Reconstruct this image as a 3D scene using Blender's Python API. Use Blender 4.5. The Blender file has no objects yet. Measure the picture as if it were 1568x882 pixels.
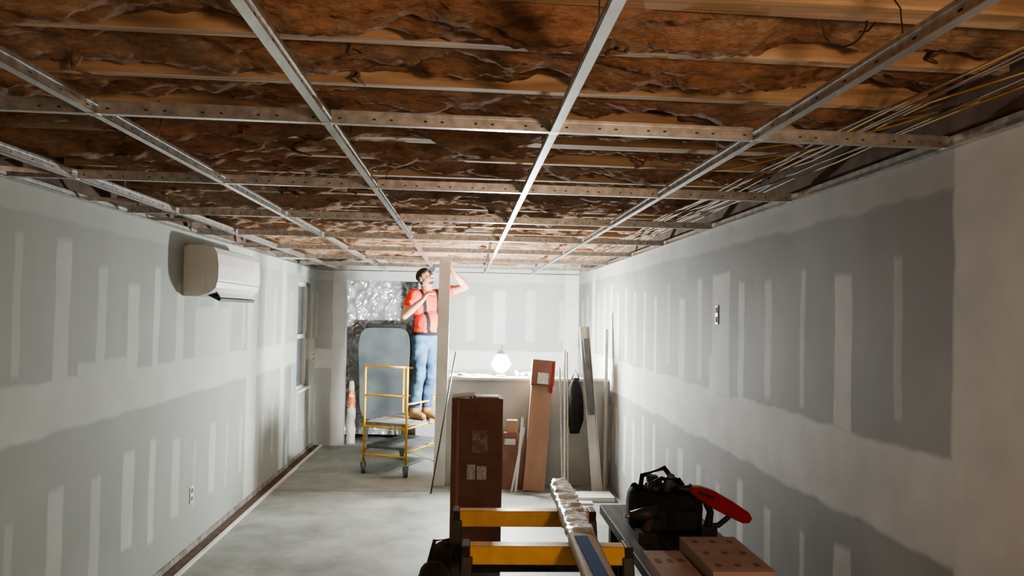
import bpy, bmesh, math, random
from mathutils import Vector, Matrix, noise
random.seed(7)
scene = bpy.context.scene
COL = scene.collection

# ------------------------------------------------------------------ materials
def new_mat(name):
    m = bpy.data.materials.new(name); m.use_nodes = True
    nt = m.node_tree
    b = nt.nodes['Principled BSDF']
    return m, nt, b

def mat(name, c1, c2=None, rough=0.6, metal=0.0, scale=8.0, stretch=(1,1,1), bump=0.0, detail=4, spec=None, lo=0.35, hi=0.65):
    m, nt, b = new_mat(name)
    b.inputs['Roughness'].default_value = rough
    b.inputs['Metallic'].default_value = metal
    if spec is not None: b.inputs['Specular IOR Level'].default_value = spec
    if c2 is None: c2 = tuple(v*0.8 for v in c1)
    tc = nt.nodes.new('ShaderNodeTexCoord'); mp = nt.nodes.new('ShaderNodeMapping')
    mp.inputs['Scale'].default_value = stretch
    nt.links.new(tc.outputs['Object'], mp.inputs[0])
    n = nt.nodes.new('ShaderNodeTexNoise'); n.inputs['Scale'].default_value = scale; n.inputs['Detail'].default_value = detail
    nt.links.new(mp.outputs[0], n.inputs['Vector'])
    r = nt.nodes.new('ShaderNodeValToRGB')
    r.color_ramp.elements[0].position = lo; r.color_ramp.elements[1].position = hi
    r.color_ramp.elements[0].color = (*c1, 1); r.color_ramp.elements[1].color = (*c2, 1)
    nt.links.new(n.outputs['Fac'], r.inputs[0]); nt.links.new(r.outputs[0], b.inputs['Base Color'])
    if bump > 0:
        bp = nt.nodes.new('ShaderNodeBump'); bp.inputs['Strength'].default_value = bump; bp.inputs['Distance'].default_value = 0.02
        nt.links.new(n.outputs['Fac'], bp.inputs['Height']); nt.links.new(bp.outputs[0], b.inputs['Normal'])
    return m

def emis(name, col, s):
    m, nt, b = new_mat(name)
    b.inputs['Emission Color'].default_value = (*col, 1); b.inputs['Emission Strength'].default_value = s
    return m

class NB:  # tiny node math helper
    def __init__(s, nt): s.nt = nt
    def val(s, node_in, v):
        if isinstance(v, (int, float)): node_in.default_value = v
        else: s.nt.links.new(v, node_in)
    def m(s, op, a, b=0.0, c=None):
        n = s.nt.nodes.new('ShaderNodeMath'); n.operation = op
        s.val(n.inputs[0], a); s.val(n.inputs[1], b)
        if c is not None: s.val(n.inputs[2], c)
        return n.outputs[0]
    def ss(s, v, e0, e1):
        n = s.nt.nodes.new('ShaderNodeMapRange'); n.interpolation_type = 'SMOOTHSTEP'
        s.val(n.inputs[0], v); s.val(n.inputs[1], e0); s.val(n.inputs[2], e1)
        n.inputs[3].default_value = 0; n.inputs[4].default_value = 1
        return n.outputs[0]
    def band(s, v, a, b, e=0.02):
        up = s.ss(v, s.m('SUBTRACT', a, e) if not isinstance(a,(int,float)) else a-e, s.m('ADD', a, e) if not isinstance(a,(int,float)) else a+e)
        dn = s.ss(v, s.m('SUBTRACT', b, e) if not isinstance(b,(int,float)) else b-e, s.m('ADD', b, e) if not isinstance(b,(int,float)) else b+e)
        return s.m('SUBTRACT', up, dn)

def drywall(name, axis, pitch=0.406, phase=0.0, seams=(), patches=(), zband=(1.08, 1.34), up=(1.42, 2.02), low=(0.22, 0.86), width=0.070, paper=(0.35,0.36,0.355), mud=(0.60,0.61,0.595), topband=True, seed=0.0):
    m, nt, b = new_mat(name); nb = NB(nt)
    b.inputs['Roughness'].default_value = 0.75
    b.inputs['Specular IOR Level'].default_value = 0.25
    g = nt.nodes.new('ShaderNodeNewGeometry')
    sp = nt.nodes.new('ShaderNodeSeparateXYZ'); nt.links.new(g.outputs['Position'], sp.inputs[0])
    nz = nt.nodes.new('ShaderNodeTexNoise'); nz.inputs['Scale'].default_value = 3.0; nz.inputs['Detail'].default_value = 5
    nt.links.new(g.outputs['Position'], nz.inputs['Vector'])
    w1 = nb.m('MULTIPLY', nb.m('SUBTRACT', nz.outputs['Fac'], 0.5), 0.07)
    t0 = sp.outputs[axis]; z0 = sp.outputs[2]
    t = nb.m('ADD', t0, nb.m('MULTIPLY', w1, 0.7)); z = nb.m('ADD', z0, w1)
    u = nb.m('ADD', nb.m('DIVIDE', t, pitch), phase)
    fl = nb.m('FLOOR', u); fr = nb.m('SUBTRACT', u, fl)
    wn = nt.nodes.new('ShaderNodeTexWhiteNoise'); wn.noise_dimensions = '1D'
    nt.links.new(nb.m('ADD', fl, seed), wn.inputs['W'])
    sc = nt.nodes.new('ShaderNodeSeparateColor'); nt.links.new(wn.outputs['Color'], sc.inputs[0])
    r1, r2, r3 = sc.outputs[0], sc.outputs[1], sc.outputs[2]
    ctr = nb.m('ADD', .42, nb.m('MULTIPLY', r3, .16))
    dist = nb.m('MULTIPLY', nb.m('ABSOLUTE', nb.m('SUBTRACT', fr, ctr)), pitch)
    wd = nb.m('ADD', width*0.5, nb.m('MULTIPLY', r1, width*0.85))
    strip = nb.m('SUBTRACT', 1.0, nb.ss(dist, nb.m('SUBTRACT', wd, 0.02), wd))
    zu = nb.band(z, nb.m('SUBTRACT', up[0]+0.03, nb.m('MULTIPLY', r2, 0.18)), nb.m('SUBTRACT', up[1]+0.05, nb.m('MULTIPLY', r3, 0.22)), 0.02)
    zl = nb.band(z, nb.m('ADD', low[0], nb.m('MULTIPLY', r3, 0.12)), nb.m('ADD', low[1]-0.1, nb.m('MULTIPLY', r2, 0.15)), 0.02)
    s = nb.m('MULTIPLY', nb.m('MULTIPLY', strip, nb.m('ADD', zu, zl)), nb.m('ADD', 0.38, nb.m('MULTIPLY', r2, 0.6)))
    bnd = nb.m('MULTIPLY', nb.band(z, zband[0], zband[1], 0.014), 0.8)
    tot = nb.m('MAXIMUM', s, bnd)
    if topband: tot = nb.m('MAXIMUM', tot, nb.m('MULTIPLY', nb.ss(z, 2.13, 2.16), 0.4))
    for (a0, a1) in seams:
        tot = nb.m('MAXIMUM', tot, nb.m('MULTIPLY', nb.band(t, a0, a1, 0.012), 0.85))
    for (a0, a1, b0, b1, k) in patches:
        tot = nb.m('MAXIMUM', tot, nb.m('MULTIPLY', nb.m('MULTIPLY', nb.band(t, a0, a1, 0.012), nb.band(z, b0, b1, 0.015)), k))
    nf = nt.nodes.new('ShaderNodeTexNoise'); nf.inputs['Scale'].default_value = 4; nf.inputs['Detail'].default_value = 6
    nt.links.new(g.outputs['Position'], nf.inputs['Vector'])
    tot = nb.m('MULTIPLY', tot, nb.m('ADD', 0.40, nb.m('MULTIPLY', nf.outputs['Fac'], 0.95)))
    nl = nt.nodes.new('ShaderNodeTexNoise'); nl.inputs['Scale'].default_value = 1.3; nl.inputs['Detail'].default_value = 5
    nt.links.new(g.outputs['Position'], nl.inputs['Vector'])
    tot = nb.m('ADD', tot, nb.m('MULTIPLY', nb.ss(nl.outputs['Fac'], .42, .66), 0.18))
    mx = nt.nodes.new('ShaderNodeMix'); mx.data_type = 'RGBA'
    nt.links.new(tot, mx.inputs[0]); mx.inputs[6].default_value = (*paper, 1); mx.inputs[7].default_value = (*mud, 1)
    nt.links.new(mx.outputs[2], b.inputs['Base Color'])
    bp = nt.nodes.new('ShaderNodeBump'); bp.inputs['Strength'].default_value = 0.25; bp.inputs['Distance'].default_value = 0.004
    nt.links.new(tot, bp.inputs['Height']); nt.links.new(bp.outputs[0], b.inputs['Normal'])
    return m

M_wallL = drywall('drywall_left', 1, phase=0.3, seams=((3.35,3.5),(7.55,7.9),(8.9,9.12)), patches=((6.1,7.0,1.36,1.75,0.6),(4.3,4.9,1.2,1.45,.7)), zband=(1.13,1.38), paper=(0.30,0.325,0.305), mud=(0.47,0.505,0.475), seed=3)
M_wallR = drywall('drywall_right', 1, phase=0.65, seams=((-2,2.46),(9.5,9.75)), patches=((4.62,4.95,1.3,2.0,0.75),(4.85,5.0,1.2,1.5,0.9)), zband=(0.98,1.30), up=(1.36,2.03), seed=11, paper=(.235,.235,.235), mud=(.53,.53,.52))
M_wallB = drywall('drywall_back', 0, phase=0.36, seams=((1.30,1.6),(-1.72,-1.5)), zband=(1.0,1.25), up=(1.4,2.05), seed=5, paper=(0.40,0.42,0.42), mud=(.68,.69,.68))
M_plainwall = mat('drywall_plain', (0.40,0.41,0.40), (0.52,0.53,0.51), rough=0.85, scale=2)
M_steel = mat('galvanized_steel', (0.42,0.43,0.43), (0.64,0.65,0.65), rough=0.36, metal=0.9, scale=30)
M_white_tee = mat('painted_tee_face', (0.52,0.52,0.51), (0.64,0.64,0.63), rough=0.27, metal=0.8, scale=20)
M_dark = mat('dark_metal', (0.03,0.03,0.03), (0.06,0.06,0.06), rough=0.5)
M_joist = mat('joist_wood', (0.34,0.22,0.135), (0.58,0.43,0.29), rough=0.75, scale=5, stretch=(0.4,6,6), bump=0.25)
M_deck = mat('subfloor', (0.10,0.065,0.045), (0.17,0.12,0.09), rough=0.9)
M_black = mat('black_plastic', (0.012,0.012,0.013), (0.03,0.03,0.032), rough=0.5)
M_blackcloth = mat('black_canvas', (0.015,0.015,0.017), (0.03,0.029,0.03), rough=0.9, scale=14, bump=0.2)
M_strap = mat('suspender_black', (0.012,0.012,0.013), (0.02,0.02,0.022), rough=0.95, spec=.1)
M_yellow = mat('yellow_paint', (0.80,0.47,0.04), (0.66,0.36,0.03), rough=0.45, scale=12)
M_card = mat('cardboard', (0.30,0.18,0.12), (0.38,0.23,0.155), rough=0.85, scale=6, stretch=(1,1,0.4))
M_cardd = mat('cardboard_dark', (0.20,0.10,0.075), (0.27,0.14,0.105), rough=0.85, scale=5)
M_paper = mat('white_label', (0.62,0.6,0.58), (0.45,0.4,0.38), rough=0.7, scale=60, lo=0.45, hi=0.55)
M_whitepl = mat('white_plastic', (0.74,0.75,0.73), (0.68,0.69,0.68), rough=0.4)
M_board = mat('primed_board', (0.55,0.53,0.5), (0.66,0.64,0.6), rough=0.6, scale=4)
M_red = mat('red_plastic', (0.42,0.015,0.02), (0.30,0.012,0.016), rough=0.4)
M_blue = mat('blue_label', (0.03,0.09,0.30), (0.035,0.11,0.36), rough=0.8, spec=.2)
M_bluecloth = mat('blue_cloth', (0.03,0.05,0.1), (0.06,0.09,0.16), rough=0.9)
M_copper = mat('wire_black', (0.03,0.015,0.01), (0.05,0.03,0.02), rough=0.6)
M_cabW = mat('cable_white', (0.27,0.21,0.15), (0.16,0.12,0.09), rough=0.6)
M_cabY = mat('cable_yellow', (0.48,0.29,0.06), (0.38,0.23,0.05), rough=0.6)
M_plank = mat('dark_plank', (0.035,0.028,0.025), (0.10,0.085,0.075), rough=0.6, scale=4, stretch=(8,0.6,2))
M_tank = mat('tank_paint', (0.085,0.105,0.118), (0.14,0.165,0.18), rough=0.55, scale=3)
M_carpetbag = mat('brown_canvas', (0.06,0.04,0.03), (0.12,0.08,0.06), rough=0.9, scale=20, bump=0.3)
M_wood = mat('raw_wood', (0.42,0.33,0.24), (0.52,0.42,0.32), rough=0.7, scale=5, stretch=(6,6,0.5))
M_gutter = mat('gutter_gray', (0.16,0.15,0.135), (0.30,0.29,0.27), rough=0.8, scale=12)
M_glass = mat('window_glass', (0.18,0.23,0.26), (0.24,0.29,0.32), rough=0.1, spec=0.8)
M_film = mat('clear_film', (0.50,0.46,0.41), (0.86,0.85,0.82), rough=0.24, metal=0.0, scale=24, bump=.8, lo=.42, hi=.6, spec=.6)
M_rubber = mat('rubber_gray', (0.09,0.1,0.1), (0.15,0.16,0.16), rough=0.7)

def insulation_mat():
    m, nt, b = new_mat('kraft_insulation'); nb = NB(nt)
    b.inputs['Roughness'].default_value = 0.85
    b.inputs['Specular IOR Level'].default_value = 0.2
    g = nt.nodes.new('ShaderNodeNewGeometry')
    mp = nt.nodes.new('ShaderNodeMapping'); mp.inputs['Scale'].default_value = (0.75, 1.5, 2.6)
    nt.links.new(g.outputs['Position'], mp.inputs[0])
    n1 = nt.nodes.new('ShaderNodeTexNoise'); n1.inputs['Scale'].default_value = 3.6; n1.inputs['Detail'].default_value = 12; n1.inputs['Roughness'].default_value = 0.72; n1.inputs['Distortion'].default_value = .35
    nt.links.new(mp.outputs[0], n1.inputs['Vector'])
    r = nt.nodes.new('ShaderNodeValToRGB'); cr = r.color_ramp
    cr.elements[0].position = 0.30; cr.elements[0].color = (0.15,0.08,0.05,1)
    cr.elements[1].position = 0.74; cr.elements[1].color = (0.68,0.58,0.48,1)
    for p, c in ((0.40,(0.32,0.18,0.115,1)),(0.47,(0.54,0.315,0.205,1)),(0.52,(0.43,0.28,0.20,1)),(0.58,(0.56,0.40,0.285,1)),(0.65,(0.52,0.42,0.33,1))):
        e = cr.elements.new(p); e.color = c
    nt.links.new(n1.outputs['Fac'], r.inputs[0])
    n2 = nt.nodes.new('ShaderNodeTexNoise'); n2.inputs['Scale'].default_value = 22; n2.inputs['Detail'].default_value = 7; n2.inputs['Roughness'].default_value = 0.7
    nt.links.new(mp.outputs[0], n2.inputs['Vector'])
    mx = nt.nodes.new('ShaderNodeMix'); mx.data_type='RGBA'; mx.blend_type='MULTIPLY'; mx.inputs[0].default_value = 0.55
    r2 = nt.nodes.new('ShaderNodeValToRGB'); r2.color_ramp.elements[0].position=.38; r2.color_ramp.elements[0].color=(.42,.37,.33,1); r2.color_ramp.elements[1].position=.58
    nt.links.new(n2.outputs['Fac'], r2.inputs[0])
    nt.links.new(r.outputs[0], mx.inputs[6]); nt.links.new(r2.outputs[0], mx.inputs[7])
    nt.links.new(mx.outputs[2], b.inputs['Base Color'])
    hsum = nb.m('ADD', n1.outputs['Fac'], nb.m('MULTIPLY', n2.outputs['Fac'], .35))
    bp = nt.nodes.new('ShaderNodeBump'); bp.inputs['Strength'].default_value = 1.0; bp.inputs['Distance'].default_value = 0.04
    nt.links.new(hsum, bp.inputs['Height']); nt.links.new(bp.outputs[0], b.inputs['Normal'])
    return m
M_ins = insulation_mat()

def floor_mat():
    m, nt, b = new_mat('concrete_floor'); nb = NB(nt)
    g = nt.nodes.new('ShaderNodeNewGeometry'); sp = nt.nodes.new('ShaderNodeSeparateXYZ'); nt.links.new(g.outputs['Position'], sp.inputs[0])
    n = nt.nodes.new('ShaderNodeTexNoise'); n.inputs['Scale'].default_value = 1.6; n.inputs['Detail'].default_value = 9; n.inputs['Roughness'].default_value=.72
    nt.links.new(g.outputs['Position'], n.inputs['Vector'])
    r = nt.nodes.new('ShaderNodeValToRGB'); r.color_ramp.elements[0].position=.36; r.color_ramp.elements[0].color=(.15,.163,.15,1); r.color_ramp.elements[1].position=.64; r.color_ramp.elements[1].color=(.33,.35,.33,1)
    nt.links.new(n.outputs['Fac'], r.inputs[0])
    ln = nb.band(nb.m('ADD', sp.outputs[1], nb.m('MULTIPLY', n.outputs['Fac'], .02)), 8.16, 8.19, .006)
    mx = nt.nodes.new('ShaderNodeMix'); mx.data_type='RGBA'; nt.links.new(nb.m('MULTIPLY', ln, .7), mx.inputs[0]); nt.links.new(r.outputs[0], mx.inputs[6]); mx.inputs[7].default_value=(.08,.08,.075,1)
    nt.links.new(mx.outputs[2], b.inputs['Base Color'])
    nt.links.new(nb.m('ADD', .38, nb.m('MULTIPLY', n.outputs['Fac'], .4)), b.inputs['Roughness'])
    return m
M_floor = floor_mat()

# ------------------------------------------------------------------ mesh builder
class B:
    def __init__(s, name): s.name = name; s.bm = bmesh.new(); s.mats = []
    def mi(s, m):
        if m not in s.mats: s.mats.append(m)
        return s.mats.index(m)
    def hexa(s, c, m):
        vs = [s.bm.verts.new(p) for p in c]; k = s.mi(m)
        for idx in ((3,2,1,0),(4,5,6,7),(0,1,5,4),(1,2,6,5),(2,3,7,6),(3,0,4,7)):
            f = s.bm.faces.new([vs[i] for i in idx]); f.material_index = k
    def box(s, lo, hi, m, M=None):
        x0,y0,z0 = lo; x1,y1,z1 = hi
        c = [Vector(p) for p in ((x0,y0,z0),(x1,y0,z0),(x1,y1,z0),(x0,y1,z0),(x0,y0,z1),(x1,y0,z1),(x1,y1,z1),(x0,y1,z1))]
        if M: c = [M @ p for p in c]
        s.hexa(c, m)
    def beam(s, p0, p1, w, h, m, up=(0,0,1), w2=None, h2=None):
        p0 = Vector(p0); p1 = Vector(p1); d = (p1-p0).normalized(); up = Vector(up)
        if abs(d.dot(up)) > .98: up = Vector((0,1,0))
        r = d.cross(up).normalized(); u = r.cross(d).normalized()
        w2 = w2 or w; h2 = h2 or h
        a = [p0 + r*(sx*w/2) + u*(sz*h/2) for sx,sz in ((-1,-1),(1,-1),(1,1),(-1,1))]
        b = [p1 + r*(sx*w2/2) + u*(sz*h2/2) for sx,sz in ((-1,-1),(1,-1),(1,1),(-1,1))]
        s.hexa(a+b, m)
    def tube(s, pts, r, m, n=8, smooth=True):
        pts = [Vector(p) for p in pts]; k = s.mi(m); rings = []
        rs = r if isinstance(r, (list,tuple)) else [r]*len(pts)
        ref = None
        for i,p in enumerate(pts):
            d = (pts[min(i+1,len(pts)-1)] - pts[max(i-1,0)]).normalized()
            if ref is None: ref = Vector((0,0,1)) if abs(d.z)<.9 else Vector((1,0,0))
            a = d.cross(ref)
            if a.length < 1e-4: a = d.cross(Vector((0,1,0)))
            a.normalize(); b = d.cross(a).normalized()
            rings.append([s.bm.verts.new(p + (a*math.cos(t)+b*math.sin(t))*rs[i]) for t in [2*math.pi*j/n for j in range(n)]])
        for i in range(len(rings)-1):
            for j in range(n):
                f = s.bm.faces.new((rings[i][j], rings[i][(j+1)%n], rings[i+1][(j+1)%n], rings[i+1][j])); f.material_index = k; f.smooth = smooth
        for rg in (rings[0][::-1], rings[-1]):
            f = s.bm.faces.new(rg); f.material_index = k
    def ell(s, c, r, m, M=None, sub=3):
        k = s.mi(m)
        mt = Matrix.Translation(c) @ (M.to_4x4() if M else Matrix()) @ Matrix.Diagonal((*r,1) if isinstance(r,(tuple,list)) else (r,r,r,1))
        res = bmesh.ops.create_icosphere(s.bm, subdivisions=sub, radius=1, matrix=mt)
        for f in {f for v in res['verts'] for f in v.link_faces}: f.material_index = k; f.smooth = True
    def prism(s, prof, vec, m, smooth=False):
        k = s.mi(m); a = [s.bm.verts.new(p) for p in prof]; b = [s.bm.verts.new(Vector(p)+Vector(vec)) for p in prof]; n = len(a)
        for j in range(n):
            f = s.bm.faces.new((a[j], a[(j+1)%n], b[(j+1)%n], b[j])); f.material_index = k; f.smooth = smooth
        for lst in (a[::-1], b):
            f = s.bm.faces.new(lst); f.material_index = k
    def done(s, bevel=0, seg=2, recalc=True):
        if recalc: bmesh.ops.recalc_face_normals(s.bm, faces=s.bm.faces)
        me = bpy.data.meshes.new(s.name); s.bm.to_mesh(me); s.bm.free()
        for m in s.mats: me.materials.append(m)
        o = bpy.data.objects.new(s.name, me); COL.objects.link(o)
        if bevel:
            md = o.modifiers.new('bev','BEVEL'); md.width = bevel; md.segments = seg; md.limit_method='ANGLE'
        return o

XL, XR, YB, YF = -1.94, 1.49, 10.9, -1.7
G = 2.265; TOP = 2.72
# ------------------------------------------------------------------ room shell
b = B('floor'); b.box((XL-.1, YF-.1, -.1), (XR+.1, 13.3, 0), M_floor); b.done()
b = B('wall_left')
wy0, wy1, wz0, wz1 = 9.75, 10.5, .78, 2.08
WT = 2.30
b.box((XL-.12,YF,0),(XL,wy0,WT),M_wallL); b.box((XL-.12,wy1,0),(XL,YB,WT),M_wallL)
b.box((XL-.12,wy0,0),(XL,wy1,wz0),M_wallL); b.box((XL-.12,wy0,wz1),(XL,wy1,WT),M_wallL)
b.box((XL-.12,YF,WT),(XL-.02,YB,TOP),M_deck)
b.done()
b = B('window_1')
b.box((XL-.10,wy0,wz0),(XL-.08,wy1,wz1),M_glass)
for (y0,y1,z0,z1) in ((wy0,wy0+.05,wz0,wz1),(wy1-.05,wy1,wz0,wz1),(wy0,wy1,wz0,wz0+.05),(wy0,wy1,wz1-.05,wz1),(wy0,wy1,1.4,1.45)):
    b.box((XL-.085,y0,z0),(XL-.04,y1,z1),M_whitepl)
b.box((XL-.04,wy0,wz0),(XL+.03,wy1,wz0+.025),M_whitepl)
b.done()
b = B('wall_right'); b.box((XR,YF,0),(XR+.12,YB,WT),M_wallR); b.box((XR+.02,YF,WT),(XR+.12,YB,TOP),M_deck); b.done()
dx0, dx1, dz = -1.55, -.62, 2.14
b = B('wall_back')
b.box((XL-.12,YB,0),(dx0,YB+.12,TOP),M_wallB); b.box((dx1,YB,0),(XR+.12,YB+.12,TOP),M_wallB); b.box((dx0,YB,dz),(dx1,YB+.12,TOP),M_wallB)
b.done()
b = B('wall_front'); b.box((XL-.12,YF-.12,0),(XR+.12,YF,TOP),M_plainwall); b.done()
b = B('ceiling'); b.box((XL-.12,YF-.12,TOP),(XR+.12,13.3,TOP+.05),M_deck); b.done()
b = B('wall_utility')
b.box((-2.3,YB+.12,0),(-2.2,13.2,TOP),M_plainwall); b.box((-.2,YB+.12,0),(-.1,13.2,TOP),M_plainwall); b.box((-2.3,13.1,0),(-.1,13.2,TOP),M_plainwall)
b.done()
HW0, HW1, HX = 8.5, 8.66, -.27
b = B('wall_half'); b.box((HX,HW0,0),(XR,HW1,1.06),M_plainwall); b.box((HX-.02,HW0-.03,1.06),(XR,HW1+.03,1.085),M_board); b.done()
b = B('trim_1')
b.box((XL,YF,0),(XL+.012,YB,.045),M_gutter); b.box((XL+.012,YF,0),(XL+.10,YB,.006),M_carpetbag); b.box((XL+.10,YF,0),(XL+.125,YB,.018),M_board)
b.done()

# ------------------------------------------------------------------ ceiling structure
SK = 0.05
b = B('ceiling_joists')
JZ = 2.42
ys = []
y = -1.5
while y < YB-.1:
    ys.append(y); y += .406
for i,y in enumerate(ys):
    j = random.uniform(-.02,.02); dz = random.uniform(-.012,.012)
    w = .042 if i%4 else .085
    b.beam((XL,y+j+SK*XL,JZ+.13+dz),(XR,y+j+SK*XR,JZ+.13+dz), w, .26, M_joist)
    if random.random()<.4:
        x = random.uniform(-1.6,.2); b.beam((x,y+j+SK*x-.05,JZ+.02),(x+random.uniform(.5,1.2),y+j+SK*x-.04,JZ+.02),.03,.04,M_joist)
b.done()

def ins_height(x, y):
    yy = y - SK*x
    k = (yy - ys[0]) / .406; fr = k - math.floor(k); bay = math.floor(k)
    bulge = math.sin(math.pi*fr)**.4
    v = Vector((x*1.3, y*2.6, bay*3.1))
    n1 = noise.fractal(v*1.6, .75, 2.1, 7)
    rid = 1-min(1,abs(noise.noise(Vector((x*1.6+5, y*5.5, bay*1.7))))*2.4)
    rid2 = 1-min(1,abs(noise.noise(Vector((x*4+9, y*11, bay*.7))))*2.2)
    n3 = noise.noise(Vector((x*11, y*22, bay*2.0)))
    n5 = noise.noise(Vector((x*24, y*34, 7)))
    n4 = noise.noise(Vector((x*.9+bay*4, bay*7.7, 2)))
    side = .025*max(0,min(1,(x-.2)))
    h = 2.525 + side - .095*bulge - .065*n1*bulge - .026*rid*bulge - .018*rid2*bulge - .010*n3 - .006*n5 - .06*n4*bulge
    return max(h, 2.335)
b = B('ceiling_insulation')
nx, ny = 230, 720
bm = b.bm; rows = []; k0=b.mi(M_ins)
for j in range(ny+1):
    y = YF + (YB-YF)*j/ny; rows.append([])
    for i in range(nx+1):
        x = XL + (XR-XL)*i/nx
        rows[-1].append(bm.verts.new((x, y, ins_height(x,y))))
for j in range(ny):
    for i in range(nx):
        f = bm.faces.new((rows[j][i], rows[j+1][i], rows[j+1][i+1], rows[j][i+1])); f.smooth = True
for k in range(110):
    x = random.uniform(XL+.2,XR-.2); y = random.uniform(1.3,9.5); 
    if k==0: x,y=.64,1.78
    z = ins_height(x,y)+.01
    l = random.uniform(.02,.07) if k>0 else .11
    pts=[(x+random.uniform(-.012,.012)*q, y+random.uniform(-.01,.01)*q, z - l*q/4) for q in range(5)]
    b.tube(pts,[.014,.016,.011,.008,.003],M_ins,6)
b.done(recalc=False)

# ------------------------------------------------------------------ suspended grid
b = B('ceiling_grid')
mains = [-1.64, -1.04, -.405, .25, .865]
for x in mains:
    b.box((x-.012,YF,G),(x+.012,YB,G+.0016),M_white_tee)
    b.box((x-.0015,YF,G+.0016),(x+.0015,YB,G+.038),M_steel)
    b.box((x-.004,YF,G+.03),(x+.004,YB,G+.040),M_steel)
cy = [1.2 - 1.22*2, 1.2-1.22, 1.18, 2.40, 3.63, 4.86, 6.08, 7.3, 8.52, 9.74]
xs = [-1.92] + mains + [XR]
for y in cy:
    for x0,x1 in zip(xs[:-1],xs[1:]):
        a = Vector((x0+.012, y+SK*x0, 0)); c = Vector((x1-.012, y+SK*x1, 0))
        def at(z): return (a+Vector((0,0,z)), c+Vector((0,0,z)))
        p,q = at(G+.0010); b.beam(p,q,.024,.0016,M_white_tee)
        p,q = at(G+.020); b.beam(p,q,.003,.036,M_steel)
        p,q = at(G+.036); b.beam(p,q,.009,.008,M_steel)
        n = int((x1-x0)/.05)
        for t in range(n):
            P_ = a.lerp(c,(t+.5)/n)
            if t%3!=1: b.box((P_.x-.005,P_.y-.0022,G+.015),(P_.x+.004,P_.y+.0022,G+.020),M_dark)
for x in mains:
    y = .5
    while y < YB:
        b.box((x-.0022,y,G+.015),(x+.0022,y+.014,G+.020),M_dark); y += .15
    for y in cy:
        b.box((x-.014,y+SK*x-.02,G-.0012),(x+.014,y+SK*x+.02,G+.0002),M_steel)
b.box((XR-.025,YF,G-.001),(XR,YB,G+.001),M_steel); b.box((XR-.002,YF,G),(XR,YB,G+.04),M_steel)
b.box((XL,YF,G+.0),(XL+.03,YB,G+.002),M_steel); b.box((XL,YF,G+.0),(XL+.002,YB,G+.03),M_steel)
b.box((XL,YB-.025,G-.001),(XR,YB,G+.001),M_steel)
for k in range(9):
    y = 2.7+k*.9
    b.beam((mains[0],y,G+.03),(XL,y-.25,G+.01),.004,.02,M_steel); b.beam((mains[0],y,G+.03),(XL,y+.2,G+.07),.004,.03,M_steel)
b.done()
b = B('hanger_wires')
for x in mains:
    y = 1.6
    while y<10.5:
        b.tube([(x,y,G+.02),(x+.004,y+.02,G+.1),(x+random.uniform(-.03,.03),y+.05,JZ+.02)],.0016,M_dark,5); y += 1.22
b.done()
b = B('hanging_wire_loops')
def loop(cx,cy_,z,w,h):
    pts=[]
    for t in range(13):
        a = math.pi*t/12; pts.append((cx - w*math.cos(a), cy_+.02*math.sin(a*2), z-h*math.sin(a)))
    b.tube(pts,.0022,M_copper,6)
loop(.86,1.85,2.45,.05,.09); loop(-.13,1.75,2.46,.02,.06)
b.tube([(.98,1.9,2.5),(.96,1.9,2.44),(.93,1.88,2.41),(.9,1.86,2.40)],.0022,M_copper,6)
b.done()
b = B('electrical_cables')
for k in range(10):
    x = 1.20 + .024*k; z0 = G+.075+.004*(k%3); pts=[]
    for t in range(30):
        y = -1.5+ 12.2*t/29
        pts.append((min(XR-.03,x+.05*noise.noise(Vector((k*3.3,y*.9,0)))), y, z0+.025*noise.noise(Vector((k*7.1,y*1.3,4)))))
    b.tube(pts,.0036,M_cabY if k%4==1 else M_cabW,6)
for k in range(4):
    pts=[]
    for t in range(12):
        u=t/11; pts.append((.98+.43*u, 3.3-1.1*u+.09*k, G+.10+.025*math.sin(u*5+k)))
    b.tube(pts,.004,M_cabY if k%2 else M_cabW,6)
b.done()

# ------------------------------------------------------------------ mini split AC
b = B('wall_air_conditioner')
y0,y1 = 5.82,6.98; za=1.82; 
prof = [(0,0.0),(.0,.34),(.03,.355),(.15,.355),(.20,.34),(.225,.30),(.235,.22),(.235,.12),(.22,.06),(.18,.025),(.10,.0)]
b.prism([(XL+p[0],y0,za+p[1]) for p in prof],(0,y1-y0,0),M_whitepl)
b.beam((XL+.165,y0+.12,za+.004),(XL+.165,y1-.1,za+.004),.12,.022,M_black,up=(0.5,0,1))
b.beam((XL+.205,y0+.12,za+.018),(XL+.205,y1-.1,za+.018),.05,.006,M_whitepl,up=(.9,0,.6))
b.box((XL+.234,y0+.01,za+.10),(XL+.238,y1-.01,za+.105),M_rubber)
b.box((XL,y0-.004,za+.03),(XL+.15,y0,za+.33),M_whitepl)
b.done(.012,3)

def plate(name, x, y, z, side, w=.07, h=.115):
    b = B(name)
    s = 1 if side=='L' else -1
    b.box((min(x,x+s*.006),y-w/2,z-h/2),(max(x,x+s*.006),y+w/2,z+h/2),M_whitepl if side=='L' else M_steel)
    for dz in (-.028,.028):
        b.box((min(x+s*.006,x+s*.009),y-w*.28,z+dz-.017),(max(x+s*.006,x+s*.009),y+w*.28,z+dz+.017),M_rubber)
    b.done(.002)
plate('electrical_outlet', XL, 6.12, .40, 'L')
plate('electrical_box', XR, 4.85, 1.75, 'R', .05, .11)
plate('electrical_outlet', XL, 10.75, 1.15, 'L')

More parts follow.
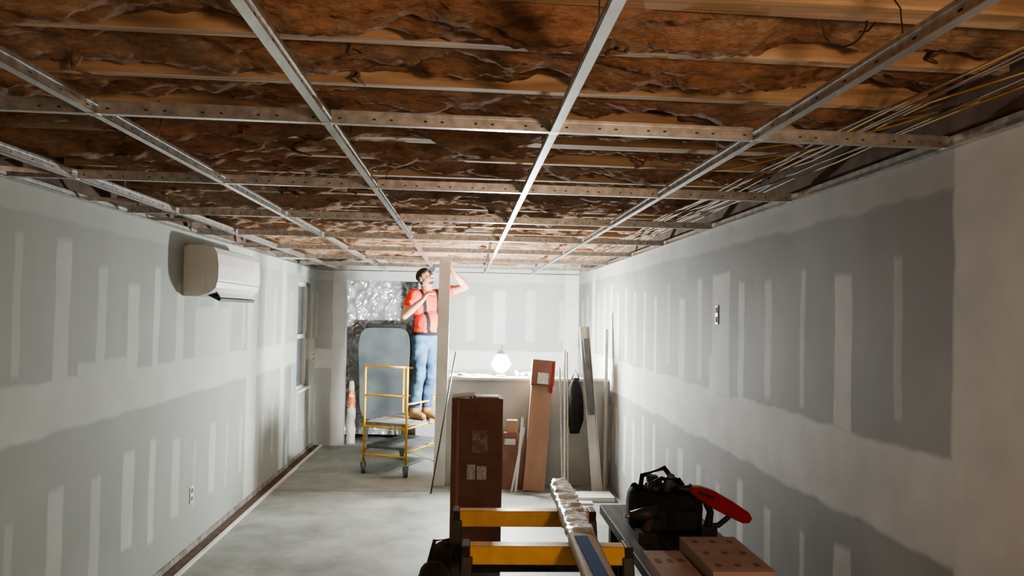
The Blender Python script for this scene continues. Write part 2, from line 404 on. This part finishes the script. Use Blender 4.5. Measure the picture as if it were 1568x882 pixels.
# ------------------------------------------------------------------ utility room contents
b = B('oil_tank')
cx, hw, zb, zt = -1.07, .345, .30, 1.53
prof=[]
def sgn(v): return 1 if v>0 else -1
for t in range(40):
    a = 2*math.pi*(t+.5)/40; ca,sa=math.cos(a),math.sin(a)
    w = hw*(1 if sa>0 else .93)
    zz=(zb+zt)/2+(zt-zb)/2*abs(sa)**(.24 if sa>0 else .45)*sgn(sa) - (.05*(abs(ca))**2 if sa>0 else 0)
    prof.append((cx+w*abs(ca)**.30*sgn(ca), 11.15, zz))
b.prism(prof,(0,.22,0),M_tank,True)
for sx in (-1,1):
    for yy in (11.2,11.33): b.tube([(cx+sx*.22,yy,.36),(cx+sx*.23,yy,0)],.02,M_rubber)
b.box((cx-.25,11.2,zt-.04),(cx+.28,11.34,zt+.05),M_black)
b.done(.03,3)
bm = bmesh.new(); rows=[]
for j in range(120):
    rows.append([])
    for i in range(130):
        x = -2.0+1.6*i/129; z=.05+2.3*j/119
        v = Vector((x*3.2,z*3.2,1)); d = .03*noise.fractal(v,.8,2.1,4)+.07*abs(noise.noise(v*.6+Vector((x*1.5,0,0))))+.07*abs(noise.noise(v*1.7))+.035*abs(noise.noise(v*3.8))
        rows[-1].append(bm.verts.new((x,11.60-d,z)))
for j in range(119):
    for i in range(129): bm.faces.new((rows[j][i],rows[j][i+1],rows[j+1][i+1],rows[j+1][i]))
me = bpy.data.meshes.new('foil_plastic_sheet'); bm.to_mesh(me); bm.free()
me.materials.append(mat('foil',(0.88,0.90,0.92),(0.76,0.78,0.80),rough=.26,metal=.45,scale=6,bump=.3,spec=.9))
o = bpy.data.objects.new('foil_plastic_sheet',me); COL.objects.link(o)
b = B('insulation_bag')
M_orangebag = mat('orange_print', (0.6,0.16,0.04), (0.62,0.58,0.54), rough=0.5, scale=9, lo=0.50, hi=0.54)
rings=[]
for j in range(15):
    z=.0+.82*j/14; rr=.062*(1-.5*(j/14)**4)
    rings.append([b.bm.verts.new((-1.485+rr*math.cos(t)*(1+.25*noise.noise(Vector((math.cos(t)*2,z*9,1)))),11.10+rr*.9*math.sin(t),z)) for t in [2*math.pi*i/16 for i in range(16)]])
for j in range(14):
    for i in range(16):
        f=b.bm.faces.new((rings[j][i],rings[j][(i+1)%16],rings[j+1][(i+1)%16],rings[j+1][i])); f.material_index=b.mi(M_orangebag if 7<j<12 else M_paper)
b.bm.faces.new(rings[0][::-1]); b.bm.faces.new(rings[-1])
b.done()
# ------------------------------------------------------------------ scaffold
A=(-1.07,9.10); Bq=(-.60,8.86); C=(-.27,9.72); D=(-.72,9.96)
b = B('rolling_scaffold')
def P(c,z): return (c[0],c[1],z)
for c in (A,Bq,C,D):
    top = 1.16 if c in (A,Bq) else 1.10
    b.tube([P(c,.12),P(c,top)],.0135,M_yellow,10)
    b.tube([P(c,.06),P(c,.13)],.012,M_steel,8)
    b.tube([(c[0]-.02,c[1]-.02,.055),(c[0]+.02,c[1]-.012,.055)],.055,M_rubber,16)
    b.box((c[0]-.03,c[1]-.03,.07),(c[0]+.03,c[1]+.02,.115),M_rubber)
for z in (.20,.50,.84,1.15):
    b.tube([P(A,z),P(Bq,z)],.011,M_yellow,8)
for z in (.20,.5,.75,1.08):
    b.tube([P(D,z),P(C,z)],.011,M_yellow,8)
for p,q in ((Bq,C),(A,D)):
    b.tube([P(p,.5),P(q,.5)],.012,M_yellow,8)
    b.tube([P(p,.25),P(q,.25)],.010,M_yellow,8)
    if p==Bq: b.tube([P(p,.76),P(q,.74)],.011,M_yellow,8)
def slab(z,t,m,e=.03):
    cs=[Vector((*c,0)) for c in (A,Bq,C,D)]; ce=sum(cs,Vector())/4
    cs=[ce+(c-ce)*(1+e) for c in cs]
    b.hexa([c+Vector((0,0,z)) for c in cs]+[c+Vector((0,0,z+t)) for c in cs],m)
slab(.265,.03,M_rubber,-.06); 
slab(.520,.030,M_gutter,-.02)
b.done()

b = B('upright_plank'); b.beam((-.235,8.42,0),(-.215,8.42,2.262),.115,.03,M_board,up=(0,1,0)); b.done(.002)
b = B('thin_rod'); b.tube([(-.30,8.05,.0),(-.09,8.38,1.35)],.008,M_dark,6); b.done()

# ------------------------------------------------------------------ work lamp
LX,LY,LZ = .375,8.58,1.085
b = B('work_lamp')
b.tube([(LX,LY,LZ),(LX,LY,LZ+.02)],.05,M_dark,16)
b.tube([(LX,LY,LZ+.02),(LX,LY,LZ+.07)],.02,M_black,12)
b.ell((LX,LY,LZ+.14),.088,emis('bulb_glow',(0.97,1.0,.96),2150),sub=3)
for k in range(6):
    a=k*math.pi/3; b.tube([(LX+.03*math.cos(a),LY+.03*math.sin(a),LZ+.04),(LX+.105*math.cos(a),LY+.105*math.sin(a),LZ+.13),(LX+.05*math.cos(a),LY+.05*math.sin(a),LZ+.24)],.0025,M_steel,5)
b.tube([(LX,LY,LZ+.235),(LX,LY,LZ+.255),(LX,LY,LZ+.28)],[.055,.04,.015],M_whitepl,16)
b.tube([(LX,LY,LZ+.28),(LX+.015,LY,LZ+.305),(LX,LY,LZ+.33),(LX-.015,LY,LZ+.315)],.004,M_steel,6)
b.done()

b = B('plastic_sheet_scraps')
for (x,y,w,h,a) in ((.0,8.55,.3,.05,.2),(.2,8.56,.12,.03,-.4),(.62,8.57,.2,.11,.5),(.74,8.55,.14,.08,.1)):
    M = Matrix.Translation((x,y,1.086)) @ Matrix.Rotation(a,4,'Z')
    rows=[[b.bm.verts.new(M@Vector((w*(i/7-.5), .13*(j/4-.5), .012+h*abs(noise.noise(Vector((i*.7+x*9,j*.8,w))))))) for i in range(8)] for j in range(5)]
    for j in range(4):
        for i in range(7): b.bm.faces.new((rows[j][i],rows[j][i+1],rows[j+1][i+1],rows[j+1][i])).material_index=b.mi(M_whitepl)
b.done()

# ------------------------------------------------------------------ leaning stock
b = B('leaning_carton'); 
b.beam((.70,8.20,.0),(.80,8.44,1.24),.21,.05,M_card,up=(0,1,0)); 
b.beam((.785,8.38,1.02),(.805,8.43,1.27),.235,.07,M_cardd,up=(0,1,0)); b.beam((.785,8.333,1.04),(.795,8.36,1.15),.11,.005,M_paper,up=(0,1,0))
b.beam((.875,8.34,.95),(.905,8.395,1.25),.02,.03,M_red,up=(0,1,0))
b.done(.004)
b = B('leaning_trim_strips')
for (x0,x1,z,w,m) in ((1.00,1.02,1.38,.018,M_board),(1.035,1.045,1.36,.014,M_wood),(.98,.97,1.2,.015,M_steel),(.48,.60,.62,.02,M_board),(.52,.585,.72,.025,M_board)):
    b.beam((x0,8.16,0),(x1,8.46 if x0>.9 else 8.22,z),w,.012,m,up=(0,1,0))
b.done()
b = B('leaning_steel_stud')
for p,q,w in (((1.315,8.12,0),(1.21,8.44,1.62),.10),):
    b.beam(p,q,w,.006,M_board,up=(0,1,0))
    for s in (-1,1): b.beam((p[0]+s*.05,p[1]-.02,p[2]),(q[0]+s*.05*.9,q[1]-.02,q[2]),.004,.035,M_steel,up=(0,1,0))
b.beam((1.27,8.22,.75),(1.22,8.37,1.5),.05,.02,M_rubber,up=(0,1,0))
b.done()
b = B('wall_trim_strip'); b.beam((1.42,8.3,0),(1.45,8.45,1.6),.03,.01,M_board,up=(0,1,0)); b.done()
b = B('hanging_tool_bag')
rings=[]
for j in range(13):
    u_=j/12; z=.54+.56*u_; wv=.085*math.sin(math.pi*min(1,.12+u_*.86))**.5; 
    rings.append([b.bm.verts.new((1.13+wv*math.cos(t)+.02*noise.noise(Vector((z*8,t,0))),8.42+wv*.55*math.sin(t),z)) for t in [2*math.pi*i/16 for i in range(16)]])
for j in range(12):
    for i in range(16):
        f=b.bm.faces.new((rings[j][i],rings[j][(i+1)%16],rings[j+1][(i+1)%16],rings[j+1][i])); f.material_index=b.mi(M_blackcloth); f.smooth=True
b.bm.faces.new(rings[0][::-1]); b.bm.faces.new(rings[-1])
b.tube([(1.09,8.43,1.08),(1.13,8.44,1.18),(1.17,8.43,1.08)],.008,M_black,6)
b.done()
b = B('small_carton')
b.box((.40,8.27,0),(.61,8.47,.56),M_cardd); b.box((.41,8.263,.44),(.52,8.27,.5),M_paper); b.box((.43,8.28,.56),(.54,8.40,.68),M_card)
b.done(.004)
b = B('white_board_offcut'); b.box((1.05,7.72,0),(1.42,8.0,.045),M_board); b.box((1.0,7.6,0),(1.2,7.7,.02),M_board); b.done(.003)

# ------------------------------------------------------------------ tall carton
b = B('tall_cardboard_box')
bx0,bx1,by0,by1,bz = -.08,.265,5.62,5.92,1.16
b.box((bx0,by0,0),(bx1,by1,bz),M_cardd)
b.box((bx0+.035,by0-.003,.0),(bx0+.055,by0,bz-.01),M_card)
b.box((bx0+.14,by0-.005,.80),(bx0+.245,by0,.95),mat('pale_print',(.36,.28,.27),(.26,.155,.13),rough=.8,scale=30,lo=.45,hi=.55))
b.box((bx0+.11,by0-.006,.62),(bx0+.165,by0,.72),M_paper); b.box((bx0+.175,by0-.006,.62),(bx0+.24,by0,.71),M_paper)
b.box((bx0+.13,by0+.01,bz),(bx1-.02,by1-.1,bz+.003),M_card)
b.box((0,0.0,0),(.16,.28,.005),M_card, Matrix.Translation((bx0,by0,bz-.001))@Matrix.Rotation(math.radians(-6),4,'Y'))
b.box((bx0+.16,by0+.03,bz+.003),(bx1-.03,by0+.2,bz+.012),M_paper)
b.done(.004)
b = B('canvas_bag')
for (x,y,z,r) in ((-.14,5.1,.10,(.13,.12,.10)),(-.1,5.15,.24,(.09,.08,.10)),(-.16,5.05,.16,(.09,.07,.09))): b.ell((x,y,z),r,M_carpetbag)
b.tube([(-.2,5.08,.2),(-.16,5.08,.36),(-.08,5.1,.36),(-.05,5.12,.25)],.012,M_carpetbag,8)
b.done()

# ------------------------------------------------------------------ sawhorses
def sawhorse(name, cx, cy, ang, L=.64, H=.80):
    b = B(name); R = Matrix.Translation((cx,cy,0)) @ Matrix.Rotation(ang,4,'Z')
    T = lambda p: R @ Vector(p)
    h = L/2
    b.hexa([T((sx,sy,sz)) for sz,(w) in ((H-.07,.05),(H,.035)) for sx,sy in ((-h+.03,-w),(h-.03,-w),(h-.03,w),(-h+.03,w))],M_yellow)
    for s in (-1,1):
        b.box((s*h-.03 if s>0 else -h,-.055,H-.075),(h if s>0 else -h+.03,.055,H+.004),M_black,R)
        for t in (-1,1):
            b.beam(T((s*(h-.02),t*.04,H-.04)),T((s*(h+.0),t*.24,0)),.045,.03,M_black,up=(0,1,0))
        b.beam(T((s*(h-.01),-.17,.25)),T((s*(h-.01),.17,.25)),.03,.03,M_black)
    for t in (-1,1):
        b.beam(T((-h+.02,t*.175,.28)),T((h-.02,t*.175,.28)),.02,.09,M_black)
        b.beam(T((-h+.02,t*.085,.58)),T((h-.02,t*.085,.58)),.02,.07,M_black)
    return b.done(.004)
sawhorse('sawhorse', .295, 3.95, .0, .67, .81)
sawhorse('sawhorse', .345, 3.36, -.02, .68, .81)
b = B('blue_work_cloth')
rows=[[b.bm.verts.new((.22+.5*i/17, 4.95+.3*j/7, .01+.09*abs(noise.noise(Vector((i*.4,j*.6,3))))*math.sin(math.pi*i/17))) for i in range(18)] for j in range(8)]
for j in range(7):
    for i in range(17):
        f=b.bm.faces.new((rows[j][i],rows[j][i+1],rows[j+1][i+1],rows[j+1][i])); f.material_index=b.mi(M_bluecloth); f.smooth=True
b.done()

b = B('plastic_wrapped_trim_bundle')
p0=Vector((.455,2.3,.842)); p1=Vector((.51,4.42,.842)); N=110; rings=[]
for i in range(N+1):
    t=i/N; c=p0.lerp(p1,t); ring=[]
    taper = 1 if t<.94 else 1-.35*(t-.94)/.06
    for k in range(16):
        a=2*math.pi*k/16; ca,sa=math.cos(a),math.sin(a)
        x=(abs(ca)**.45)*sgn(ca)*.055*taper; z=(abs(sa)**.45)*sgn(sa)*.024
        wr=.012*noise.noise(Vector((k*.8,t*34,1)))*(1 if t>.5 else .1)
        ring.append(b.bm.verts.new((c.x+x+wr,c.y,c.z+z+wr)))
    rings.append(ring)
for i in range(N):
    for k in range(16):
        t=i/N; f=b.bm.faces.new((rings[i][k],rings[i][(k+1)%16],rings[i+1][(k+1)%16],rings[i+1][k])); f.smooth=True
        f.material_index = b.mi(M_film if t>.49 else M_wood)
b.bm.faces.new(rings[0][::-1]).material_index=b.mi(M_board); b.bm.faces.new(rings[-1]).material_index=b.mi(M_film)
b.box((.442,2.5,.866),(.492,3.26,.871),M_blue)
b.done()

# ------------------------------------------------------------------ work bench, cartons, tools
b = B('plank_workbench')
for k in range(3): b.box((.72+k*.158,1.9,.70),(.72+k*.158+.15,4.35,.745),M_plank)
for x in (.76,1.13):
    for y in (2.2,4.1): b.box((x-.03,y-.03,0),(x+.03,y+.03,.70),M_plank)
for y in (2.2,4.1): b.box((.74,y-.02,.62),(1.15,y+.02,.70),M_plank)
b.box((.74,2.2,.2),(.78,4.1,.26),M_plank); b.box((1.11,2.2,.2),(1.15,4.1,.26),M_plank)
b.done(.003)
M_pink = mat('pinkish_carton', (0.38,0.26,0.22), (0.48,0.345,0.30), rough=.8, scale=5)
def spotted(name, lo, hi):
    b = B(name); b.box(lo,hi,M_pink)
    for i in range(3):
        for j in range(3):
            x=lo[0]+(hi[0]-lo[0])*(i+.6)/3.2; y=lo[1]+(hi[1]-lo[1])*(j+.5)/3
            b.box((x-.011,y-.018,hi[2]),(x+.011,y+.018,hi[2]+.0015),M_cardd)
    for k in (.3,.7): b.box((lo[0]+(hi[0]-lo[0])*k-.03,lo[1]-.0015,(lo[2]+hi[2])/2-.012),(lo[0]+(hi[0]-lo[0])*k+.03,lo[1],(lo[2]+hi[2])/2+.012),M_cardd)
    b.done(.003)
spotted('small_parts_carton',(.90,2.95,.745),(1.13,3.42,.825))
spotted('small_parts_carton',(.735,2.55,.745),(.885,3.36,.785))

b = B('tool_bag')
n=24
def se(a,p=.45): return (abs(math.cos(a))**p*sgn(math.cos(a)), abs(math.sin(a))**p*sgn(math.sin(a)))
levels=[(.745,.15,.10),(.76,.165,.115),(.85,.17,.12),(.905,.165,.115),(.93,.15,.10),(.905,.14,.09)]
rg=[[b.bm.verts.new((.945+se(2*math.pi*(k+.5)/n)[0]*w,3.88+se(2*math.pi*(k+.5)/n)[1]*d,z+.01*math.sin(k*1.7)*(z>.9))) for k in range(n)] for z,w,d in levels]
for i in range(len(rg)-1):
    for k in range(n):
        f=b.bm.faces.new((rg[i][k],rg[i][(k+1)%n],rg[i+1][(k+1)%n],rg[i+1][k])); f.smooth=True; f.material_index=b.mi(M_blackcloth)
b.bm.faces.new(rg[0][::-1]); b.bm.faces.new(rg[-1])
for s in (-1,1):
    b.box((.945-.12+.07*(s+1),3.748,.77),(.945-.02+.07*(s+1),3.775,.85),M_black)
b.tube([(.86,3.80,.90),(.86,3.80,.96),(.92,3.82,.985),(1.0,3.82,.98),(1.04,3.8,.92)],.012,M_black,8)
b.tube([(.84,3.92,.90),(.85,3.92,.98),(.95,3.9,1.02),(1.03,3.92,.92)],.013,M_black,8)
b.ell((.90,3.88,.93),(.05,.05,.04),M_black); b.ell((.99,3.9,.935),(.05,.04,.045),M_dark)
b.tube([(.95,3.86,.92),(.97,3.84,1.0)],.018,M_rubber,8)
b.box((.865,3.85,.93),(.91,3.90,.99),M_black)
b.done()
b = B('cordless_drill')
b.tube([(.75,3.68,.85),(.81,3.66,.86),(.86,3.68,.865)],[.018,.032,.034],M_dark,12)
b.tube([(.72,3.68,.845),(.755,3.68,.848)],.010,M_steel,8)
b.tube([(.84,3.67,.85),(.81,3.65,.78)],[.022,.020],M_carpetbag,10)
b.box((.77,3.61,.745),(.855,3.69,.79),M_black)
b.done()
b = B('reciprocating_saw')
pf=[(1.02,.975),(1.07,.975),(1.13,.955),(1.22,.905),(1.285,.862),(1.30,.835),(1.285,.815),(1.255,.815),(1.20,.84),(1.13,.875),(1.08,.905),(1.04,.93),(1.015,.95)]
b.prism([(p[0],3.68,p[1]) for p in pf],(0,.052,0),M_red)
b.box((1.05,3.676,.935),(1.13,3.736,.945),M_black,Matrix.Translation((1.09,0,.94))@Matrix.Rotation(.35,4,'Y')@Matrix.Translation((-1.09,0,-.94)))
b.tube([(1.09,3.705,.915),(1.115,3.705,.86),(1.105,3.705,.80)],[.018,.016,.02],M_black,10)
b.tube([(1.105,3.705,.80),(1.15,3.705,.80),(1.20,3.705,.84)],.013,M_black,10)
b.box((1.065,3.675,.747),(1.14,3.735,.80),M_black)
b.tube([(.97,3.705,.965),(1.03,3.705,.958)],[.012,.022],M_black,10)
b.done(.008,3)

# ------------------------------------------------------------------ MAN
def blob(prims, voxel, smooth_it=4):
    bm = bmesh.new()
    for p in prims:
        if p[0]=='c':
            _,a,ra,c,rc = p; a=Vector(a); c=Vector(c); L=(c-a).length; q=(c-a).to_track_quat('Z','Y').to_matrix().to_4x4()
            bmesh.ops.create_icosphere(bm,subdivisions=3,radius=ra,matrix=Matrix.Translation(a))
            bmesh.ops.create_icosphere(bm,subdivisions=3,radius=rc,matrix=Matrix.Translation(c))
            bmesh.ops.create_cone(bm,cap_ends=True,segments=20,radius1=ra,radius2=rc,depth=L,matrix=Matrix.Translation((a+c)/2)@q)
        else:
            _,c,r,M = p
            bmesh.ops.create_icosphere(bm,subdivisions=3,radius=1,matrix=Matrix.Translation(c)@M.to_4x4()@Matrix.Diagonal((*r,1)))
    me = bpy.data.meshes.new('tmp'); bm.to_mesh(me); bm.free()
    o = bpy.data.objects.new('tmp',me); COL.objects.link(o)
    r = o.modifiers.new('r','REMESH'); r.mode='VOXEL'; r.voxel_size=voxel
    s = o.modifiers.new('s','SMOOTH'); s.factor=.5; s.iterations=smooth_it
    dg = bpy.context.evaluated_depsgraph_get(); dg.update()
    out = bpy.data.meshes.new_from_object(o.evaluated_get(dg))
    bpy.data.objects.remove(o); return out

M_skin = mat('skin',(.50,.27,.19),(.42,.21,.15),rough=.55,scale=15)
M_shirt = mat('orange_tshirt',(.78,.055,.02),(.60,.035,.018),rough=.8,scale=9,bump=.3)
M_jeans = mat('blue_jeans',(.015,.038,.085),(.06,.115,.19),rough=.85,scale=9,bump=.4)
M_boot = mat('tan_boot',(.30,.17,.07),(.22,.12,.05),rough=.7)
M_hair = mat('dark_hair',(.03,.02,.015),(.06,.045,.035),rough=.8,scale=60)
F = Vector((.62,-.78,0)).normalized(); S = Vector((.78,.62,0)).normalized()
Z = Vector((0,0,1))
BM = Matrix((S,F,Z)).transposed()
pel = Vector((-.43,9.36,1.47)); chest = Vector((-.445,9.37,1.80)); neckb = Vector((-.45,9.37,1.975)); 
shR = chest - S*.175 + Z*.12 + F*.0; shL = chest + S*.175 + Z*.14
elR = Vector((-.665,9.12,1.70)); wrR = Vector((-.475,9.03,1.865))
elL = Vector((-.005,9.33,2.035)); wrL = Vector((-.125,9.16,2.165))
hipR = pel - S*.09 - Z*.02; hipL = pel + S*.09 - Z*.02
footR = Vector((-.55,9.36,.552)); footL = Vector((-.42,9.45,.552))
knR = Vector((-.495,9.27,1.02)); knL = Vector((-.375,9.38,1.02))
anR = footR+Z*.10; anL = footL+Z*.10
pr = [('e',chest,(.175,.118,.17),BM),('e',chest+Z*.07,(.19,.105,.11),BM),('e',(chest+pel)/2+F*.03,(.152,.130,.15),BM),('e',pel+Z*.05+F*.015,(.16,.125,.12),BM),('e',pel-Z*.04-F*.02,(.16,.12,.11),BM),
 ('c',shR,.068,chest+Z*.1,.09),('c',shL,.068,chest+Z*.1,.09),('c',neckb-Z*.02,.066,neckb+Z*.08+F*.02,.056),
 ('c',shR,.066,shR.lerp(elR,.55),.056),('c',shR.lerp(elR,.5),.050,elR,.043),('c',elR,.043,elR.lerp(wrR,.35),.044),('c',elR.lerp(wrR,.35),.044,wrR,.029),
 ('c',shL,.066,shL.lerp(elL,.55),.056),('c',shL.lerp(elL,.5),.050,elL,.043),('c',elL,.043,elL.lerp(wrL,.35),.044),('c',elL.lerp(wrL,.35),.044,wrL,.029),
 ('c',hipR,.094,knR,.062),('c',hipL,.094,knL,.062),('c',knR,.062,knR.lerp(anR,.35)-F*.02,.060),('c',knL,.062,knL.lerp(anL,.35)-F*.02,.060),
 ('c',knR.lerp(anR,.35)-F*.02,.060,anR,.052),('c',knL.lerp(anL,.35)-F*.02,.060,anL,.052)]
def segd(p,a,b_):
    ab=b_-a; t=max(0,min(1,(p-a).dot(ab)/ab.length_squared)); return (p-a-ab*t).length, t
for ft,an in ((footR,anR),(footL,anL)):
    pr += [('c',an,.05,ft+Z*.05-F*.03,.047),('c',ft+Z*.047-F*.03,.047,ft+F*.12+Z*.042,.042),('c',ft+F*.12+Z*.042,.042,ft+F*.17+Z*.036,.036)]
body = blob(pr,.008,5)
for m in [M_shirt,M_skin,M_jeans,M_boot,M_strap]: body.materials.append(m)
def bodymat(p):
    if p.z < .552+.125: return 3
    dR,tR=segd(p,shR,elR); dL,tL=segd(p,shL,elL); fR,_=segd(p,elR,wrR); fL,_=segd(p,elL,wrL)
    if fR<.07 and fR<dR+.004 and p.z<1.95: return 1
    if fL<.07 and fL<dL+.004 and p.x>-.2: return 1
    if (dR<.075 and tR>.62) or (dL<.075 and tL>.62): return 1
    loc = BM.transposed() @ (p-chest)
    if p.z < 1.485: return 2
    if p.z < 1.52: return 4
    if (p-neckb).length<.12 and p.z>neckb.z+.015 : return 1
    if dR<.064 and tR>.1 and p.z<1.88: return 0
    if dL<.064 and tL>.25: return 0
    s = abs(loc.x); 
    want = .085 + .02*(loc.z)/.2
    if abs(s-want)<.019 : return 4
    return 0
bm = bmesh.new(); bm.from_mesh(body)
for f in bm.faces:
    f.material_index = bodymat(f.calc_center_median()); f.smooth=True
bm.normal_update()
for v in bm.verts:
    ks=[f.material_index for f in v.link_faces]
    if any(k==4 for k in ks): v.co += v.normal*.005
    elif all(k==0 for k in ks): v.co += v.normal*(.006+.009*noise.noise(v.co*13)+.004*noise.noise(v.co*30))
    elif all(k==2 for k in ks): v.co += v.normal*(.004+.010*noise.noise(Vector((v.co.x*12,v.co.y*12,v.co.z*20))))
bm.to_mesh(body); bm.free()
man = bpy.data.objects.new('man', None); COL.objects.link(man)
def child(name, me):
    o = bpy.data.objects.new(name, me); COL.objects.link(o); o.parent = man; return o
child('body', body)
def hand(name, wr, fdir, palmn, curl, thumb_side):
    fdir=fdir.normalized(); palmn=(palmn-fdir*palmn.dot(fdir)).normalized(); side=fdir.cross(palmn).normalized()*thumb_side
    pr=[('c',wr,.026,wr+fdir*.03,.026)]
    for k in range(4):
        o=(k-1.5)*.020
        base=wr+fdir*.085-side*o*1.0
        pr.append(('c',wr+fdir*.02-side*o*.6,.017,base,.0125))
        L=(.040,.046,.043,.034)[k]; cur=base; d=fdir.copy(); ang=curl
        for seg,(l,r) in enumerate(((L,.0100),(L*.65,.009),(L*.5,.0082))):
            d=(d*math.cos(ang)+palmn*math.sin(ang)) if seg==0 else (d*math.cos(ang)+ (palmn*d.dot(fdir)-fdir*d.dot(palmn)).normalized()*math.sin(ang))
            nxt=cur+d.normalized()*l; pr.append(('c',cur,r+.0008,nxt,r)); cur=nxt
    tb=wr+fdir*.028+side*.026; t1=tb+(side*.7+fdir*.6+palmn*.3).normalized()*.038; t2=t1+(fdir*.7+palmn*.6+side*.1).normalized()*.03
    pr += [('c',wr+fdir*.02+side*.01,.016,tb,.0145),('c',tb,.0135,t1,.011),('c',t1,.011,t2,.0095)]
    me=blob(pr,.0045,2); me.materials.append(M_skin)
    for f in me.polygons: f.use_smooth=True
    child(name,me)
hand('right_hand',wrR,Vector((.5,-.05,.75)),Vector((.6,.2,-.35)),.55,1)
hand('left_hand',wrL,Vector((-.45,-.1,.6)),Vector((-.6,-.3,-.4)),.5,-1)
hc = Vector((-.455,9.355,2.125)); hf=Vector((.66,-.52,.50)).normalized(); hs=Vector((0,0,1)).cross(hf).normalized(); hu=hf.cross(hs).normalized()
HM = Matrix((hs,hf,hu)).transposed()
def H(x,y,z): return hc + hs*x + hf*y + hu*z
pr=[('e',H(0,-.012,.02),(.074,.092,.092),HM),('e',H(0,.018,-.03),(.060,.066,.078),HM),('c',H(0,.05,-.088),.024,H(0,.045,-.08),.03),
    ('c',H(0,.086,.012),.010,H(0,.106,-.022),.0135),('c',H(-.014,.090,-.027),.009,H(.014,.090,-.027),.009),
    ('c',H(-.04,.068,.028),.013,H(.04,.068,.028),.013),('e',H(.078,-.01,-.01),(.009,.02,.032),HM),('e',H(-.078,-.01,-.01),(.009,.02,.032),HM),
    ('c',H(-.02,.078,-.057),.008,H(.02,.078,-.057),.008),('c',H(-.018,.076,-.068),.008,H(.018,.076,-.068),.008),
    ('c',H(0,-.02,-.05),.055,neckb+Z*.04,.057)]
head=blob(pr,.005,2)
for m in (M_skin,M_hair): head.materials.append(m)
for f in head.polygons:
    f.use_smooth=True; l=HM.transposed()@(f.center-hc)
    if (l.y<.015 and l.z>-.045 and abs(l.x)>.03 and not (abs(l.x)>.079)) or (l.y<-.03 and l.z>-.065): f.material_index=1
    if l.y>.03 and l.z<-.085: f.material_index=1
child('head',head)
b=B('face_details')
Mw=mat('eye_white',(.7,.7,.68)); 
for s in (-1,1):
    b.ell(H(s*.029,.072,.008),.0125,Mw,sub=2); b.ell(H(s*.029,.0825,.009),.006,M_black,sub=2)
    b.tube([H(s*.045,.076,.032),H(s*.03,.084,.036),H(s*.014,.084,.032)],.004,M_hair,6)
b.tube([H(-.02,.0835,-.0625),H(0,.0865,-.0625),H(.02,.0835,-.0625)],.002,mat('lip_line',(.2,.07,.06)),6)
o=b.done(); o.parent=man
b=B('baseball_cap'); k=b.mi(M_blackcloth); rows=[]
for j in range(9):
    a=math.pi/2*j/8; rows.append([b.bm.verts.new(H(.082*math.cos(a)*math.cos(t),-.012+.100*math.cos(a)*math.sin(t),.035+.088*math.sin(a))) for t in [2*math.pi*i/24 for i in range(24)]])
for j in range(8):
    for i in range(24):
        f=b.bm.faces.new((rows[j][i],rows[j][(i+1)%24],rows[j+1][(i+1)%24],rows[j+1][i])); f.smooth=True; f.material_index=k
br0=[];br1=[]
for i in range(13):
    t=math.radians(20+140*i/12)
    br0.append(H(.080*math.cos(t),-.012+.098*math.sin(t),.038)); br1.append(H(.078*math.cos(t),.03+.13*math.sin(t),.030+.012*math.sin(t)))
for i in range(12):
    for dz in (0,.004):
        vs=[b.bm.verts.new(p+hu*dz) for p in (br0[i],br0[i+1],br1[i+1],br1[i])]; f=b.bm.faces.new(vs); f.material_index=k
bmesh.ops.remove_doubles(b.bm,verts=b.bm.verts,dist=.0005)
o=b.done(); o.parent=man
b=B('tool_pouch')
b.ell(pel+S*.15+F*.03-Z*.05,(.045,.06,.09),M_blackcloth); b.ell(pel-S*.15-F*.05-Z*.02,(.03,.05,.07),M_blackcloth)
o=b.done(); o.parent=man

# ------------------------------------------------------------------ lights
def light(name,typ,loc,e,col,size=.1):
    l=bpy.data.lights.new(name,typ); l.energy=e; l.color=col
    if typ=='POINT': l.shadow_soft_size=size
    else: l.size=size
    o=bpy.data.objects.new(name,l); o.location=loc; COL.objects.link(o); return o
light('warm_room_lamp','POINT',(.85,-.1,1.80),95,(1,.66,.43),.12)
w=bpy.data.worlds.new('world'); scene.world=w; w.use_nodes=True
w.node_tree.nodes['Background'].inputs[0].default_value=(.5,.55,.6,1); w.node_tree.nodes['Background'].inputs[1].default_value=.02
try: scene.view_settings.look='AgX - Medium High Contrast'
except Exception as e: print(e)

# ------------------------------------------------------------------ camera
cam=bpy.data.cameras.new('camera'); co=bpy.data.objects.new('camera',cam); COL.objects.link(co)
cam.sensor_width=36; cam.clip_start=.05
cam.lens=29.2
R=Matrix.Rotation(math.radians(-3.17),4,'Z')@Matrix.Rotation(math.radians(90+1.84),4,'X')@Matrix.Rotation(math.radians(1.0),4,'Z')
co.matrix_world=Matrix.Translation((0,0,1.73))@R
scene.camera=co
